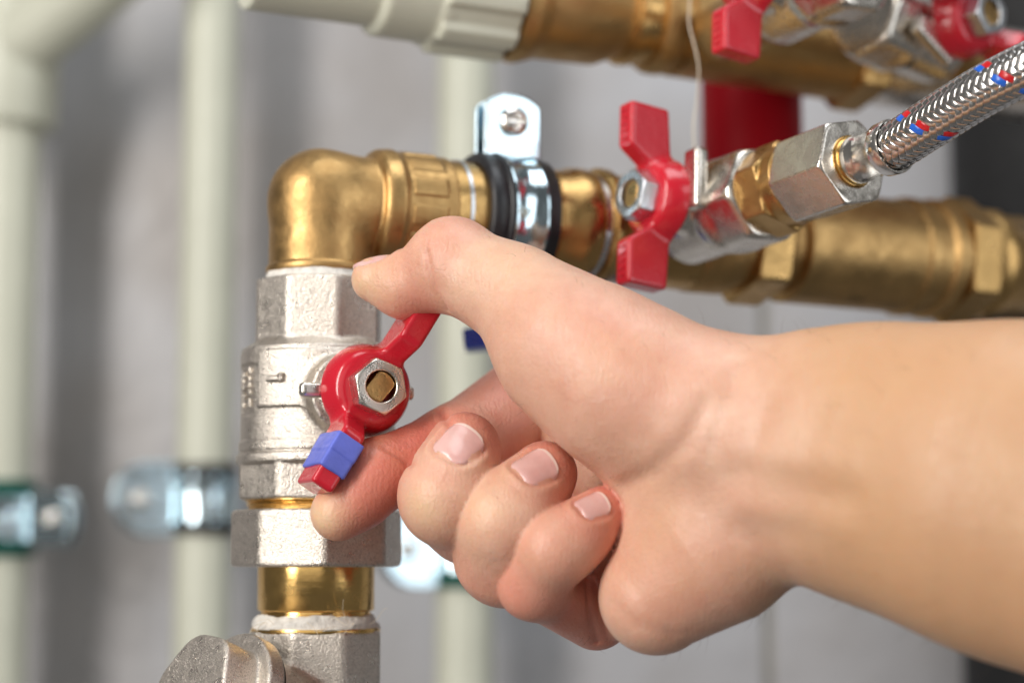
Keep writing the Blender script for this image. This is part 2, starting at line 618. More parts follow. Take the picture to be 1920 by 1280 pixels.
# ------------------------------------------------------------------ generic builders
def pipe_clamp(label, origin, axis, lug_dir, r, width, rub, M_rub, lug=(16, 15), group=None, round_lug=False, rod_to=None, lip=2.9):
    """band with rubber lining round a pipe; a pair of screw lugs standing out along lug_dir"""
    t = thing('pipe_clamp', label, 'pipe clamp', origin, group)
    M = frame(origin, axis, lug_dir)
    n = np.cross(M[:3, 2], M[:3, 0])       # tangential, local y
    w = width / 2
    # lining with rolled lips
    e = lip
    e2 = lip if abs(M[2, 2]) > 0.9 else lip * 0.6
    prof = [(-w - e, r + 0.02), (-w - e - 0.4, r + 1.2), (-w - e, r + 2.2), (-w - e + 0.8, r + 2.7), (-w - 1.9, r + 2.8), (-w - 1.5, r + 2.4), (-w - 1.0, r + 3.0), (-w - 0.3, r + 3.3), (-w + 0.1, r + 1.7),
            (w - 0.1, r + 1.7), (w + 0.3, r + 3.3), (w + 1.2, r + 2.9), (w + e2, r + 2.5), (w + e2 + 0.4, r + 1.0), (w + e2, r + 0.02)]
    revolve('rubber_lining', prof, M, M_rub, t, 72, 60, closed=True)
    # band with slightly raised edges
    prof = [(-w + 0.15, r + 1.72), (-w + 0.15, r + 3.0), (-w + 1.0, r + 3.1), (-w + 1.6, r + 2.75), (w - 1.6, r + 2.75),
            (w - 1.0, r + 3.1), (w - 0.15, r + 3.0), (w - 0.15, r + 1.72)]
    revolve('band', prof, M, M_zinc, t, 72, 45, closed=True)
    lw, lh = lug
    for sgn in (-1, 1):
        def f(p, sgn=sgn):
            y0 = sgn * 3.0
            base = r + 1.9
            d = d_box(p, (base + lh / 2, y0, 0), (lh / 2, 0.75, lw / 2), 0.5)
            # rounded outer end
            rad = lw * (0.5 if round_lug else 0.72)
            e = np.hypot(p[:, 0] - (base + lh - rad), p[:, 2]) - rad
            d = smax(d, np.where(p[:, 0] > base + lh - rad, e, -9.0), 0.4)
            hole = np.hypot(p[:, 0] - (base + lh * 0.56), p[:, 2]) - 2.3
            return smax(d, -hole, 0.3)
        sdf_obj('lug', f, (r + 1, sgn * 3 - 2, -lw / 2 - 1), (r + lh + 3, sgn * 3 + 2, lw / 2 + 1), 0.4, M, M_zinc, t)
    # screw: pan head with cross recess on the +y or -y side that faces the camera
    side = -1 if n[1] > 0 else 1
    c = xf(M, [(r + 1.9 + lh * 0.56, 0, 0)])[0]
    Ms = frame(c + n * side * 3.75, n * side, M[:3, 0])
    def fs(p):
        d = smin(d_cyl(p, -0.2, 1.5, 3.9, 0.7), d_ell(p, np.array([0, 0, 1.1]), np.eye(3), (3.6, 3.6, 1.5)), 0.3)
        q = np.minimum(d_box(p, (0, 0, 2.6), (2.2, 0.5, 1.5), 0.2), d_box(p, (0, 0, 2.6), (0.5, 2.2, 1.5), 0.2))
        d = smax(d, -q, 0.3)
        return smin(d, d_cyl(p, -10.5, 0, 2.1), 0.2)
    sdf_obj('screw', fs, (-4.5, -4.5, -11), (4.5, 4.5, 3.4), 0.35, Ms, M_chrome, t)
    if rod_to is not None:
        a = np.asarray(origin) + np.array([0, r + 2, 0])
        Mr = frame(a, (0, 1, 0))
        revolve('threaded_rod', [(0, 3), (0, 5.5), (5, 5.5), (5, 3.0), (rod_to - a[1], 3.0), (rod_to - a[1], 2.0)], Mr, M_zinc, t, 20, 40)
    return t


WL = [24.2]


def wing_poly(p, grow=0.0):
    """butterfly wing: convex polygon in (x = radial, z = stem axis), thin in y"""
    pts = [(6.0, 0.2), (WL[0], 1.4), (WL[0], 13.6), (12.6, 13.6), (7.2, 5.4)]
    d = None
    for i in range(len(pts)):
        a, b = np.array(pts[i]), np.array(pts[(i + 1) % len(pts)])
        t = (b - a) / np.linalg.norm(b - a)
        nrm = np.array([t[1], -t[0]])
        e = (p[:, 0] - a[0]) * nrm[0] + (p[:, 2] - a[1]) * nrm[1] - grow
        d = e if d is None else smax(d, e, 1.0)
    d = smax(d, np.abs(p[:, 1]) - 2.9 - grow, 1.0 if grow == 0 else 0.7)
    return d


def f_handle(p):
    hub = d_cyl(p, 0, 7.0, 11.1, 0.9)
    rho = np.hypot(p[:, 0], p[:, 1])
    cone = (rho - 11.2 + (p[:, 2] - 2.0) * 0.50) * 0.89
    hub = smax(hub, cone, 1.6)
    pm = p * np.array([-1, -1, 1.0])
    w = np.minimum(wing_poly(p), wing_poly(pm))
    d = smin(hub, w, 1.8)
    return smax(d, -(rho - 3.0), 0.3)


def f_nut(p):
    d = d_ngon(p, 6, 5.85, math.radians(12), 6.8, 12.0, 0.22, (5.95, 1.4))
    rho = np.hypot(p[:, 0], p[:, 1])
    d = smax(d, -(rho - 3.7), 0.35)
    return d


def f_stem(p):
    d = d_cyl(p, -6, 11.3, 3.5, 0.25)
    top = np.maximum(np.abs(p[:, 1] * math.cos(0.12) + p[:, 0] * math.sin(0.12)) - 2.55, -(p[:, 2] - 7.0))
    return smax(d, top, 0.3)


_HANDLE = {}


def handle_parts(t, M, red=M_red, nutmat=M_nickel_fine, tape=False, h=0.38):
    key = (red.name, nutmat.name)
    for nm, f, lo, hi, mat, hh in (
            ('handle', f_handle, (-29, -12.5, -1.5), (29, 12.5, 15.5), red, h),
            ('handle_nut', f_nut, (-8, -8, 5.6), (8, 8, 13), nutmat, 0.25),
            ('stem', f_stem, (-4.5, -4.5, -7), (4.5, 4.5, 12.3), M_brass_stem, 0.25)):
        ky = (nm, WL[0])
        if ky not in _HANDLE:
            _HANDLE[ky] = surface_nets(f, lo, hi, hh, 3)
        V, Q = _HANDLE[ky]
        ob = fast_mesh(nm, xf(M, V), Q, mat, t)
        if nm == 'handle':
            hobj = ob
    if tape:
        def ft(p):
            pm = p * np.array([-1, -1, 1.0])
            wob = 0.18 * np.sin(p[:, 2] * 0.45) + 0.08 * np.sin(p[:, 1] * 1.1)
            d = wing_poly(pm, 0.55)
            d = smax(d, np.abs(pm[:, 0] - 19.0 - wob) - 4.5, 0.3)
            # overlap edge of the second turn
            d2 = smax(wing_poly(pm, 0.68), np.abs(pm[:, 0] - 16.9 + wob) - 2.35, 0.25)
            return np.minimum(d, d2)
        sdf_obj('tape_band', ft, (-25.5, -5, -1), (-12, 5, 16), 0.33, M, M_blue_tape, hobj)
    return hobj



# ------------------------------------------------------------------ front ball valve
YA = 28.0
AX0 = P(597, 728, YA)


def zz(py):
    return P(600, py, YA)[2] - AX0[2]


def rr(px):
    return PR(600, 728, YA, px)[1]


valve = thing('ball_valve', 'large nickel ball valve on the vertical pipe, its red butterfly handle banded with blue tape', 'valve', (AX0[0], AX0[1], AX0[2] + zz(940)))
ax_lean = unit(P(603, 470, YA) - P(597, 1100, YA))
MV = frame(AX0, (0, 0, 1), (1, 0, 0))
stem_ang = math.atan2(STEM1[1], STEM1[0])


def f_body(p):
    rho = np.hypot(p[:, 0], p[:, 1])
    oct_up = d_ngon(p, 8, rr(114), math.radians(-90), zz(655), zz(529), 0.7, (rr(121), 1.2))
    # shoulder + barrel
    brl = d_cyl(p, zz(838), zz(660), rr(144), 1.6)
    sh = (rho - rr(120) + (p[:, 2] - zz(645)) * 1.6) / 1.9
    sh = np.maximum(sh, np.maximum(p[:, 2] - zz(640), zz(690) - p[:, 2]))
    d = smin(smin(oct_up, brl, 1.2), np.maximum(sh, rho - rr(144)), 0.8)
    d = smin(d, d_cyl(p, zz(851), zz(829), rr(147), 0.7), 0.4)
    d = smin(d, d_cyl(p, zz(873), zz(852), rr(151), 1.0), 0.35)
    oct_lo = d_ngon(p, 8, rr(139), math.radians(-90), zz(938), zz(868), 0.7, (rr(146), 1.0))
    d = smin(d, oct_lo, 0.5)
    # raised field to the left of the stem: frame line and tab
    th = np.arctan2(p[:, 1], p[:, 0])
    def ang(px):   # azimuth on the barrel surface seen at photo column px
        s = (px - 597.0) / 144.0
        return -math.pi / 2 + math.asin(max(-0.999, min(0.999, s)))
    fld = np.maximum(np.maximum(ang(499) - th, th - ang(690)) * rr(144), np.maximum(p[:, 2] - zz(668), zz(772) - p[:, 2]))
    d = np.where(rho > 8, smin(d, smax(fld, rho - rr(148.5), 0.5), 0.4), d)
    # lettered tab at the far left
    fld = np.maximum(np.maximum(ang(461) - th, th - ang(487)) * rr(144), np.maximum(p[:, 2] - zz(690), zz(784) - p[:, 2]))
    d = np.where(rho > 8, smax(d, -smax(fld, rr(141.5) - rho, 0.3), 0.4), d)
    # bonnet boss under the handle
    u = STEM1
    p2 = p - np.array([0, 0, -2.9])
    s = p2 @ u
    q = p2 - s[:, None] * u
    rq = np.linalg.norm(q, axis=1)
    boss = smax(rq - 9.4, np.abs(s - 14) - 9.5, 0.8)
    d = smin(d, boss, 2.2)
    boss2 = smax(rq - 7.2, np.abs(s - 18) - 11.4, 0.5)
    d = smin(d, boss2, 0.6)
    return smax(d, -(np.maximum(rho - rr(90), -p[:, 2] + zz(600))), 0.4)


vbody = sdf_obj('body', f_body, (-22, -32, zz(945)), (24, 22, zz(515)), 0.36, MV, M_nickel, valve, 2)

# raised size mark "1" lying on its side, and the lettering strokes of the tab
def on_barrel(px, py, lift, r=148.5):
    s = (px - 597.0) / r
    a = -math.pi / 2 + math.asin(s)
    R = rr(r) + lift
    return AX0 + np.array([R * math.cos(a), R * math.sin(a), zz(py)])


tube('size_mark', [on_barrel(x, 722, 0.35) for x in (518, 528, 538, 546, 549)], [0.8, 0.95, 0.95, 1.1, 0.9], M_nickel, vbody, 10)
tube('size_mark', [on_barrel(546, 720, 0.5), on_barrel(543, 717, 0.45), on_barrel(540, 714, 0.2)], [1.2, 1.0, 0.5], M_nickel, vbody, 10)
for x0, y0, x1, y1 in ((481, 697, 481, 707), (481, 715, 481, 720), (481, 725, 481, 731), (481, 738, 481, 745), (481, 754, 481, 768),
                       (466, 702, 466, 710), (466, 702, 473, 706), (465, 715, 465, 723), (465, 728, 466, 736), (466, 742, 472, 752),
                       (466, 742, 466, 750), (466, 760, 466, 769), (466, 714, 478, 714), (467, 733, 478, 730)):
    tube('letter_stroke', [on_barrel(x0, y0, 0.1, 142), on_barrel((x0 + x1) / 2, (y0 + y1) / 2, 0.15, 142), on_barrel(x1, y1, 0.1, 142)], 0.42, M_nickel, vbody, 8)

tH = 30.6
HDZ = -2.9
HB = AX0 + STEM1 * tH + ZUP * HDZ + PIPE_DIR * 1.2
PHI = math.radians(32)
wingdir = np.sin(PHI) * PIPE_DIR + np.cos(PHI) * ZUP
MH = frame(HB, STEM1, wingdir)
WL[0] = 27.6
handle_parts(valve, MH, tape=True, h=0.36)
WL[0] = 24.2
ML = frame(HB, STEM1, PIPE_DIR)
sdf_obj('stop_lever', lambda p: smin(d_box(p, (-1.3, -0.2, -1.4), (14.2, 1.75, 1.5), 1.2), d_cyl(p, -2.9, -0.2, 8.2, 0.5), 0.8),
        (-17, -10, -4), (17, 10, 1), 0.36, ML, M_nickel_fine, valve)
# brass thread ring at the lower mouth
MVz = frame(AX0, (0, 0, 1))
revolve('thread_ring', [(zz(930), rr(112)), (zz(934), rr(134)), (zz(939), rr(134)), (zz(943), rr(129)), (zz(947), rr(131)), (zz(950), rr(127)), (zz(957), rr(126)), (zz(959), rr(100))],
        MVz, M_brass_polish, valve, 96, 50)

# ------------------------------------------------------------------ union below
union = thing('pipe_union', 'nickel union nut with polished brass sleeve under the large ball valve', 'pipe fitting', (AX0[0], AX0[1], AX0[2] + zz(1150)))
sdf_obj('union_nut', lambda p: d_ngon(p, 8, rr(148), math.radians(-90 + 33.5), zz(1062), zz(956), 0.9, (rr(157), 1.0)),
        (-23, -23, zz(1066)), (23, 23, zz(950)), 0.36, MVz, M_nickel, union)
revolve('sleeve', [(zz(1050), rr(80)), (zz(1050), rr(108)), (zz(1141), rr(108)), (zz(1143.5), rr(106)), (zz(1145), rr(101)), (zz(1149), rr(101)),
                   (zz(1150), rr(104)), (zz(1154), rr(104)), (zz(1160), rr(92))], MVz, M_brass_polish, union, 128, 40)

tprof = [(zz(1151), rr(98)), (zz(1152), rr(106)), (zz(1158), rr(110)), (zz(1164), rr(112.5)), (zz(1170), rr(116)), (zz(1175), rr(117)), (zz(1178), rr(118.5)), (zz(1180), rr(117)), (zz(1181), rr(90))]


def wobble_revolve(name, prof, M, mat, parent, amp, seg=120):
    V, F = [], []
    ph = rng.uniform(0, 6, 6)
    for i, (z, r) in enumerate(prof):
        for k in range(seg):
            a = 2 * math.pi * k / seg
            w = amp * (math.sin(5 * a + ph[0] + i) + 0.6 * math.sin(11 * a + ph[1] + 2.1 * i) + 0.4 * math.sin(23 * a + ph[2] + i * 1.3))
            V.append(((r + w) * math.cos(a), (r + w) * math.sin(a), z + 0.7 * w))
    for i in range(len(prof) - 1):
        for k in range(seg):
            l = (k + 1) % seg
            F.append((i * seg + k, i * seg + l, (i + 1) * seg + l, (i + 1) * seg + k))
    F.append(tuple(range(seg))[::-1])
    F.append(tuple((len(prof) - 1) * seg + k for k in range(seg)))
    return mesh_obj(name, xf(M, V), F, mat, parent, True, 60)


wobble_revolve('thread_tape', tprof, MVz, M_ptfe, union, 0.26)
# loose fibres of the thread seal
for k in range(9):
    a0 = rng.uniform(-2.6, -0.3)
    p0 = AX0 + np.array([rr(114) * math.cos(a0), rr(114) * math.sin(a0), zz(1160 + rng.uniform(-4, 10))])
    dirv = unit([math.cos(a0) + rng.uniform(-.8, .8), math.sin(a0) * 0.6, rng.uniform(-0.3, 0.9)])
    pts = [p0]
    for i in range(7):
        dirv = unit(dirv + rng.normal(0, 0.35, 3))
        pts.append(pts[-1] + dirv * rng.uniform(0.6, 1.3))
    tube('loose_fibre', pts, 0.055, M_fibre, union, 5)

# ------------------------------------------------------------------ strainer at the bottom
strainer = thing('strainer', 'nickel strainer at the foot of the pipe, screwed cap pointing left', 'pipe fitting', (AX0[0], AX0[1], AX0[2] + zz(1560)))
BR = unit((-0.68, -0.60, 0.40))
CE = P(352, 1290, -4)
brL = 44.0
BO = CE - BR * brL


def f_str(p):
    d = d_ngon(p, 8, rr(117), math.radians(-90 + 8), zz(1400), zz(1180), 0.7, (rr(124), 1.1))
    d = smin(d, d_cyl(p, zz(1560), zz(1290), rr(118), 1.5), 2.0)
    q = p - (BO - AX0)
    s = q @ BR
    rad = np.linalg.norm(q - s[:, None] * BR, axis=1)
    br = smax(rad - 14.4, np.abs(s - 12) - 17.0, 1.0)
    return smin(d, br, 2.5)


sdf_obj('body', f_str, (-42, -40, zz(1575)), (20, 20, zz(1172)), 0.42, MVz, M_nickel, strainer)
revolve('seat_ring', [(zz(1176), rr(90)), (zz(1176), rr(119)), (zz(1181), rr(120)), (zz(1184), rr(119)), (zz(1184), rr(90))], MVz, M_brass_polish, strainer, 90, 40)
MC = frame(BO, BR, (0.75, 0, 0.65))


def f_cap(p):
    d = d_cyl(p, brL - 14.2, brL - 9.4, 17.6, 0.7)
    vv = np.array([0.77, 0.0, -0.64])
    rot = math.atan2(vv @ MC[:3, 1], vv @ MC[:3, 0])
    hx = d_ngon(p, 6, 13.2, rot, brL - 12, brL, 0.9, (13.9, 0.8))
    hx = smax(hx, np.hypot(p[:, 0], p[:, 1]) - 14.1, 0.8)
    return smin(d, hx, 0.8)


sdf_obj('cap', f_cap, (-19.5, -19.5, brL - 16), (19.5, 19.5, brL + 1), 0.4, MC, M_nickel, strainer)
revolve('cap_gap_ring', [(brL - 15.2, 8), (brL - 15.2, 16.6), (brL - 14.1, 16.6), (brL - 14.1, 8)], MC, M_near_black, strainer, 72, 40)  # near-black ring along the gap behind the cap flange

# lower riser that carries everything
riser = thing('brass_pipe', 'brass riser running down below the strainer', 'pipe', (AX0[0], AX0[1], AX0[2] + zz(1900)))
revolve('tube', [(zz(1900), rr(70)), (zz(1900), rr(95)), (zz(1556), rr(95)), (zz(1556), rr(70))], MVz, M_brass, riser, 64, 40)

# ------------------------------------------------------------------ elbow
EC = P(606, 378, YA)
EC[0], EC[1] = AX0[0], YA
elbow = thing('brass_elbow', 'cast brass elbow joining the ball valve to the horizontal brass pipe', 'pipe fitting', (AX0[0], AX0[1], AX0[2] + zz(512)))
PA, PB = EC.copy(), P(1700, 482, 104.5)
PD = unit(PB - PA)
re = rr(95)


def f_elb(p):
    zb = AX0[2] + zz(509) - EC[2]
    v = d_cap(p, np.zeros(3), np.array([0, 0, zb - 20]), re, re * 1.03)
    v = np.maximum(v, zb - p[:, 2])
    s = p @ PD
    rad = np.linalg.norm(p - s[:, None] * PD, axis=1)
    h = d_cap(p, np.zeros(3), PD * 30.0, re * 0.985, re * 0.95)
    h = np.maximum(h, s - 16)
    d = smin(v, h, 3.2)
    col = smax(rad - re * 1.19 + np.abs(s - 17.2) * 0.12, np.abs(s - 15.9) - 3.3, 2.2)
    col2 = smax(rad - re * 1.13, np.abs(s - 24) - 8.6, 0.8)
    # cast panels round the socket
    d = smin(smin(d, col, 1.0), col2, 0.6)
    ee = unit(np.cross(PD, ZUP))
    fv = np.cross(ee, PD)
    th = np.arctan2(p @ fv, p @ ee)
    pan = np.maximum(np.abs(((th / (math.pi / 6)) % 1.0) - 0.5) * 7.2 - 2.4, np.abs(s - 24.6) - 4.6)
    d = np.where(rad > 6, smin(d, smax(pan, rad - re * 1.165, 0.5), 0.4), d)
    zl = p[:, 2] - (AX0[2] + zz(510) - EC[2])
    rim = smax(np.hypot(p[:, 0], p[:, 1]) - re * 1.065, np.abs(zl - 0.2) - 1.0, 0.7)
    d = smin(d, rim, 0.4)
    return d


sdf_obj('body', f_elb, (-16, -22, AX0[2] + zz(518) - EC[2]), (38, 33, 19), 0.38, frame(EC, ZUP, (1, 0, 0)), M_brass_cast, elbow)
wobble_revolve('thread_tape', [(zz(535), rr(80)), (zz(535), rr(106)), (zz(530), rr(106)), (zz(524), rr(101)), (zz(515), rr(99)), (zz(512), rr(97)), (zz(511), rr(80))], MVz, M_ptfe, elbow, 0.10)

# ------------------------------------------------------------------ lower brass manifold
def s_at(px, topsil=True):
    """axis position whose silhouette shows at photo column px"""
    best, bs = None, 0
    for s in np.arange(0, 240, 0.25):
        q = PA + PD * s
        x = 960 + FPX * q[0] / ((q[1] + DC) * CT + (q[2] - ZC) * ST)
        if best is None or abs(x - px) < best:
            best, bs = abs(x - px), s
    return bs


manifold = thing('brass_manifold', 'long brass manifold pipe running right behind the wrist', 'pipe', PB)
MP = frame(PA, PD)


def seg(name, prof, mat=M_brass, M=MP, parent=manifold, n=72):
    return revolve(name, [(s, r) for s, r in prof], M, mat, parent, n, 40)


sR = s_at(843)
seg('washer', [(sR, 9), (sR, re * 1.12), (sR + 1.0, re * 1.12), (sR + 1.0, 9)], M_zinc_nut)
seg('nipple', [(20, 9), (20, re * 1.09), (sR + 30, re * 1.09), (sR + 30, 9)])
sC = s_at(949)
s1 = s_at(1052)
def hexpart(name, s0, s1_, apo, rot, mat, M=MP, parent=manifold, n=6, ch=None):
    return sdf_obj(name, lambda p: d_ngon(p, n, apo, rot, s0, s1_, 0.5, (ch or apo * 1.1, 1.1)), (-apo * 1.2 - 1, -apo * 1.2 - 1, s0 - 1), (apo * 1.2 + 1, apo * 1.2 + 1, s1_ + 1), 0.5, M, mat, parent)


seg('collar', [(s1 - 6, 9), (s1 - 6, 14.2), (s1 - 1, 14.4), (s1 + 0.5, 15.2), (s1 + 5, 15.4), (s1 + 6.2, 14.8), (s1 + 6.2, 9)])
seg('grey_washer', [(s1 + 6.2, 9), (s1 + 6.2, 14.1), (s1 + 8.2, 14.1), (s1 + 8.2, 9)], M_zinc_nut)
seg('bead', [(s1 + 8.2, 9), (s1 + 8.2, 14.2), (s1 + 9.2, 16.0), (s1 + 11.4, 16.0), (s1 + 12.6, 15.0), (s1 + 14, 14.6), (s1 + 30, 14.8), (s1 + 38, 15.0), (s1 + 38, 9)])
s2 = s_at(1400)
seg('tee_body', [(s1 + 38, 9), (s1 + 38, 14.6), (s1 + 39, 15.4), (s2 - 9, 15.4), (s2 - 8, 14.0), (s2 - 4, 14.0), (s2 - 4, 9)], M_brass_cast)
hexpart('hexagon_nut', s2 - 4, s2 + 6.5, 15.6, 0.25, M_brass)
s3 = s_at(1700)
seg('coupling', [(s2 + 6.5, 9), (s2 + 6.5, 14.2), (s2 + 8, 13.6), (s2 + 11, 13.6), (s2 + 12, 16.2), (s3 - 4, 16.4), (s3 - 3, 17.3), (s3, 17.3), (s3 + 1, 16.2), (s3 + 5, 16.2),
                 (s3 + 6, 17.6), (s3 + 9, 17.6), (s3 + 10, 16.0), (s3 + 12, 16.0), (s3 + 12, 9)], M_brass_cast)
hexpart('hexagon_nut', s3 + 12, s3 + 22, 16.6, 0.1, M_brass)
seg('outlet_tube', [(s3 + 22, 9), (s3 + 22, 15.0), (s3 + 25, 16.4), (s3 + 29, 16.4), (s3 + 31, 15.2), (s3 + 120, 15.2), (s3 + 120, 9)])

pipe_clamp('zinc pipe clamp with black lining and upright screw lug on the brass pipe', PA + PD * sC, PD, ZUP, re * 1.09, 9.6, True, M_rubber, (16.4, 17.4), 'pipe clamps', rod_to=YW + 3, lip=6.0)

# ------------------------------------------------------------------ hose valve
D2 = unit((0.555, -0.83, 0.09))
NF = P(1600, 303, 2)                      # centre of the hose nut's front face
S2 = np.array([-0.80, -0.57, 0.10])
S2 = unit(S2 - D2 * np.dot(S2, D2))


def butterfly_valve(label, nf, d, s, hubL, group, nutmat=M_zinc_nut, body_len=74, red=M_red, wing_rot=0.0, hx=11.7):
    t = thing('butterfly_valve', label, 'valve', nf - d * body_len, group)
    M = frame(nf, -d, s)                  # local z runs back along the body, x = stem side
    def f(p):
        dd = d_ngon(p, 6, hx, 0.35, 31.0, 46, 1.6, (hx * 1.09, 0.8))
        dd = smin(dd, d_cyl(p, 43, 65, hx * 0.97, 2.5), 3.5)
        q = p - np.array([0, 0, hubL])
        rq = np.hypot(q[:, 1], q[:, 2])
        boss = smax(rq - 7.5, np.abs(q[:, 0] - 7) - 8.2, 0.5)
        return smin(dd, boss, 1.2)
    sdf_obj('body', f, (-17, -17, 29), (18, 17, 70), 0.45, M, M_nickel_satin, t)
    revolve('tail_nipple', [(62, 4), (62, 8.2), (body_len, 8.2), (body_len, 4)], M, M_brass_cast, t, 40, 40)
    hb = nf - d * hubL + s * 15.3
    wd = np.cross(s, d)
    if wd[2] < 0:
        wd = -wd
    wd = unit(math.cos(wing_rot) * wd + math.sin(wing_rot) * d)
    Mh = frame(hb, s, wd)
    hob = handle_parts(t, Mh, red, nutmat)
    # stop pin standing on the body
    Mp = frame(hb - s * 1.9, s, wd)
    yd = 1.0 if np.dot(Mp[:3, 1], d) > 0 else -1.0
    sdf_obj('stop_lug', lambda p: d_box(p, (4.0, yd * 10.0, 0.2), (8.0, 2.9, 2.0), 1.1), (-6, -13, -3), (14, 13, 3), 0.4, Mp, M_nickel_satin, t)
    # lettering strokes on the narrow front edges of the wings
    for sg in (-1, 1):
        for k in range(5):
            a = xf(Mh, [(sg * (14.2 + k * 1.9), -1.2, 13.65), (sg * (14.6 + k * 1.9), 0.2, 13.75), (sg * (14.2 + k * 1.9 + 0.5 * (k % 2)), 1.3, 13.65)])
            tube('letter_stroke', list(a), 0.28, red, hob, 6)
    return t, M


hv, MHV = butterfly_valve('red-handled butterfly valve feeding the steel-braided hose', NF, D2, S2, 53.0, 'red-handled butterfly valves', body_len=88)

# brass adapter between valve and hose nut
adapter = thing('brass_adapter', 'thin brass hexagon adapter between the hose nut and its valve', 'pipe fitting', NF - D2 * 24)


def f_ad(p):
    d = d_ngon(p, 6, 10.3, 0.75, 23.0, 31.0, 0.35, (11.4, 0.7))
    d = smin(d, d_cyl(p, 18.6, 24.0, 10.3, 0.4), 0.3)
    return smin(d, d_cyl(p, 15.0, 33.0, 8.0, 0.3), 0.2)


sdf_obj('body', f_ad, (-15, -15, 14), (15, 15, 34), 0.4, MHV, M_brass, adapter)

# ------------------------------------------------------------------ braided hose
hose = thing('braided_hose', 'steel-braided flexible hose with red and blue tracer threads', 'hose', NF)


def f_hn(p):
    d = d_ngon(p, 6, 10.0, 0.22, 0, 18.6, 0.35, (10.6, 1.4))
    return smax(d, -(np.hypot(p[:, 0], p[:, 1]) - 6.2), 0.3)


sdf_obj('hose_nut', f_hn, (-13.5, -13.5, -1), (13.5, 13.5, 20), 0.33, MHV, M_nickel_satin, hose)
MF = frame(NF, D2, (0, 0, 1))
revolve('gasket_ring', [(-1.5, 3), (-1.5, 6.15), (0.7, 6.15), (0.7, 3)], MF, M_brass_polish, hose, 60, 40)
revolve('ferrule', [(0.4, 3), (0.4, 5.2), (0.9, 5.7), (1.6, 5.85), (3.0, 5.85), (3.8, 5.55), (5.0, 5.4), (9.6, 5.7), (10.2, 6.2), (10.6, 6.4), (13.8, 6.6), (14.1, 6.5), (14.1, 6.1), (12.5, 5.9), (12.5, 3)],
        MF, M_chrome, hose, 96, 40)
for k, a in enumerate((-0.55, -0.32, -0.08)):      # stamped marks on the ferrule
    pts = []
    fa = math.atan2(*(MF[:3, :3].T @ np.array([0.3, -1.0, 0.1]))[[1, 0]]) + a
    for q in range(13):
        b = 2 * math.pi * q / 12 * (1.0 if k < 2 else 0.55)
        aa, z = fa + 0.07 * math.cos(b), 12.1 + 0.75 * math.sin(b)
        pts.append(xf(MF, [(6.47 * math.cos(aa), 6.47 * math.sin(aa), z)])[0])
    tube('stamped_mark', pts, 0.09, M_chrome, hose, 5)

h0 = NF + D2 * 12.0
hp1 = P(1745, 232, -18)
hp2 = P(1860, 162, -30)
hp3 = P(2010, 92, -40)
hp4 = P(2200, 30, -44)
ctrl = [h0 - D2 * 25, h0, hp1, hp2, hp3, hp4, hp4 + (hp4 - hp3)]


def catmull(c, n):
    out = []
    for i in range(1, len(c) - 2):
        for k in range(n):
            t = k / n
            out.append(0.5 * ((2 * c[i]) + (-c[i - 1] + c[i + 1]) * t + (2 * c[i - 1] - 5 * c[i] + 4 * c[i + 1] - c[i + 2]) * t * t
                              + (-c[i - 1] + 3 * c[i] - 3 * c[i + 1] + c[i + 2]) * t ** 3))
    out.append(c[-2])
    return np.array(out)


path = catmull(ctrl, 60)
sl = np.concatenate([[0], np.cumsum(np.linalg.norm(np.diff(path, axis=0), axis=1))])
HL = sl[-1]
ns = 1100
su = np.linspace(0, HL, ns)
pc = np.stack([np.interp(su, sl, path[:, i]) for i in range(3)], 1)
tg = np.gradient(pc, axis=0)
tg /= np.linalg.norm(tg, axis=1, keepdims=True)
na = np.empty_like(pc)
up = np.array([0, 0, 1.0])
for i in range(ns):
    up = unit(up - tg[i] * np.dot(up, tg[i]))
    na[i] = up
nbv = np.cross(tg, na)
RH = 5.55
tube('inner_tube', pc[::20], RH - 0.45, M_inner, hose, 32)
NB, LEAD = 12, 22.0
kk = 2 * math.pi / LEAD
wid = 2 * math.pi * RH / NB * 0.60 * 0.94
for sg in (1, -1):
    for i in range(NB):
        th = 2 * math.pi * i / NB + sg * kk * su
        cont = i + sg * 2 * kk * su * NB / (2 * math.pi)
        ph = math.pi / 2 * (cont + i) + math.pi / 4
        offr = sg * 0.26 * np.cos(ph)
        er = np.cos(th)[:, None] * na + np.sin(th)[:, None] * nbv
        et = -np.sin(th)[:, None] * na + np.cos(th)[:, None] * nbv
        dirv = tg + sg * (kk * RH) * et
        dirv /= np.linalg.norm(dirv, axis=1, keepdims=True)
        wv = np.cross(er, dirv)
        cen = pc + er * (RH + offr)[:, None]
        rows = []
        prof = [(-0.5, -0.16), (-0.38, 0.02), (-0.25, -0.03), (-0.12, 0.05), (0, 0.0), (0.12, 0.05), (0.25, -0.03), (0.38, 0.02), (0.5, -0.16)]
        for u, e in prof:
            rows.append(cen + wv * (u * wid) + er * e)
        V = np.stack(rows, 1)
        m = len(prof)
        I = np.arange(ns - 1)[:, None] * m + np.arange(m - 1)[None]
        Q = np.stack([I, I + m, I + m + 1, I + 1], -1).reshape(-1, 4)
        mat = M_wire
        if sg == 1 and i == 9:
            mat = M_wire_blue
        if sg == 1 and i == 8:
            mat = M_wire_red
        fast_mesh('braid_strand', V.reshape(-1, 3), Q, mat, hose)

# ------------------------------------------------------------------ upper manifold (out of focus, top of the photo)
UP = np.array([7.0, 26.0, 66.0])
UA = PA + UP
MU = frame(UA, PD)


def us_at(px):
    best, bs = None, 0
    for s in np.arange(-40, 260, 0.5):
        q = UA + PD * s
        x = 960 + FPX * q[0] / ((q[1] + DC) * CT + (q[2] - ZC) * ST)
        if best is None or abs(x - px) < best:
            best, bs = abs(x - px), s
    return bs


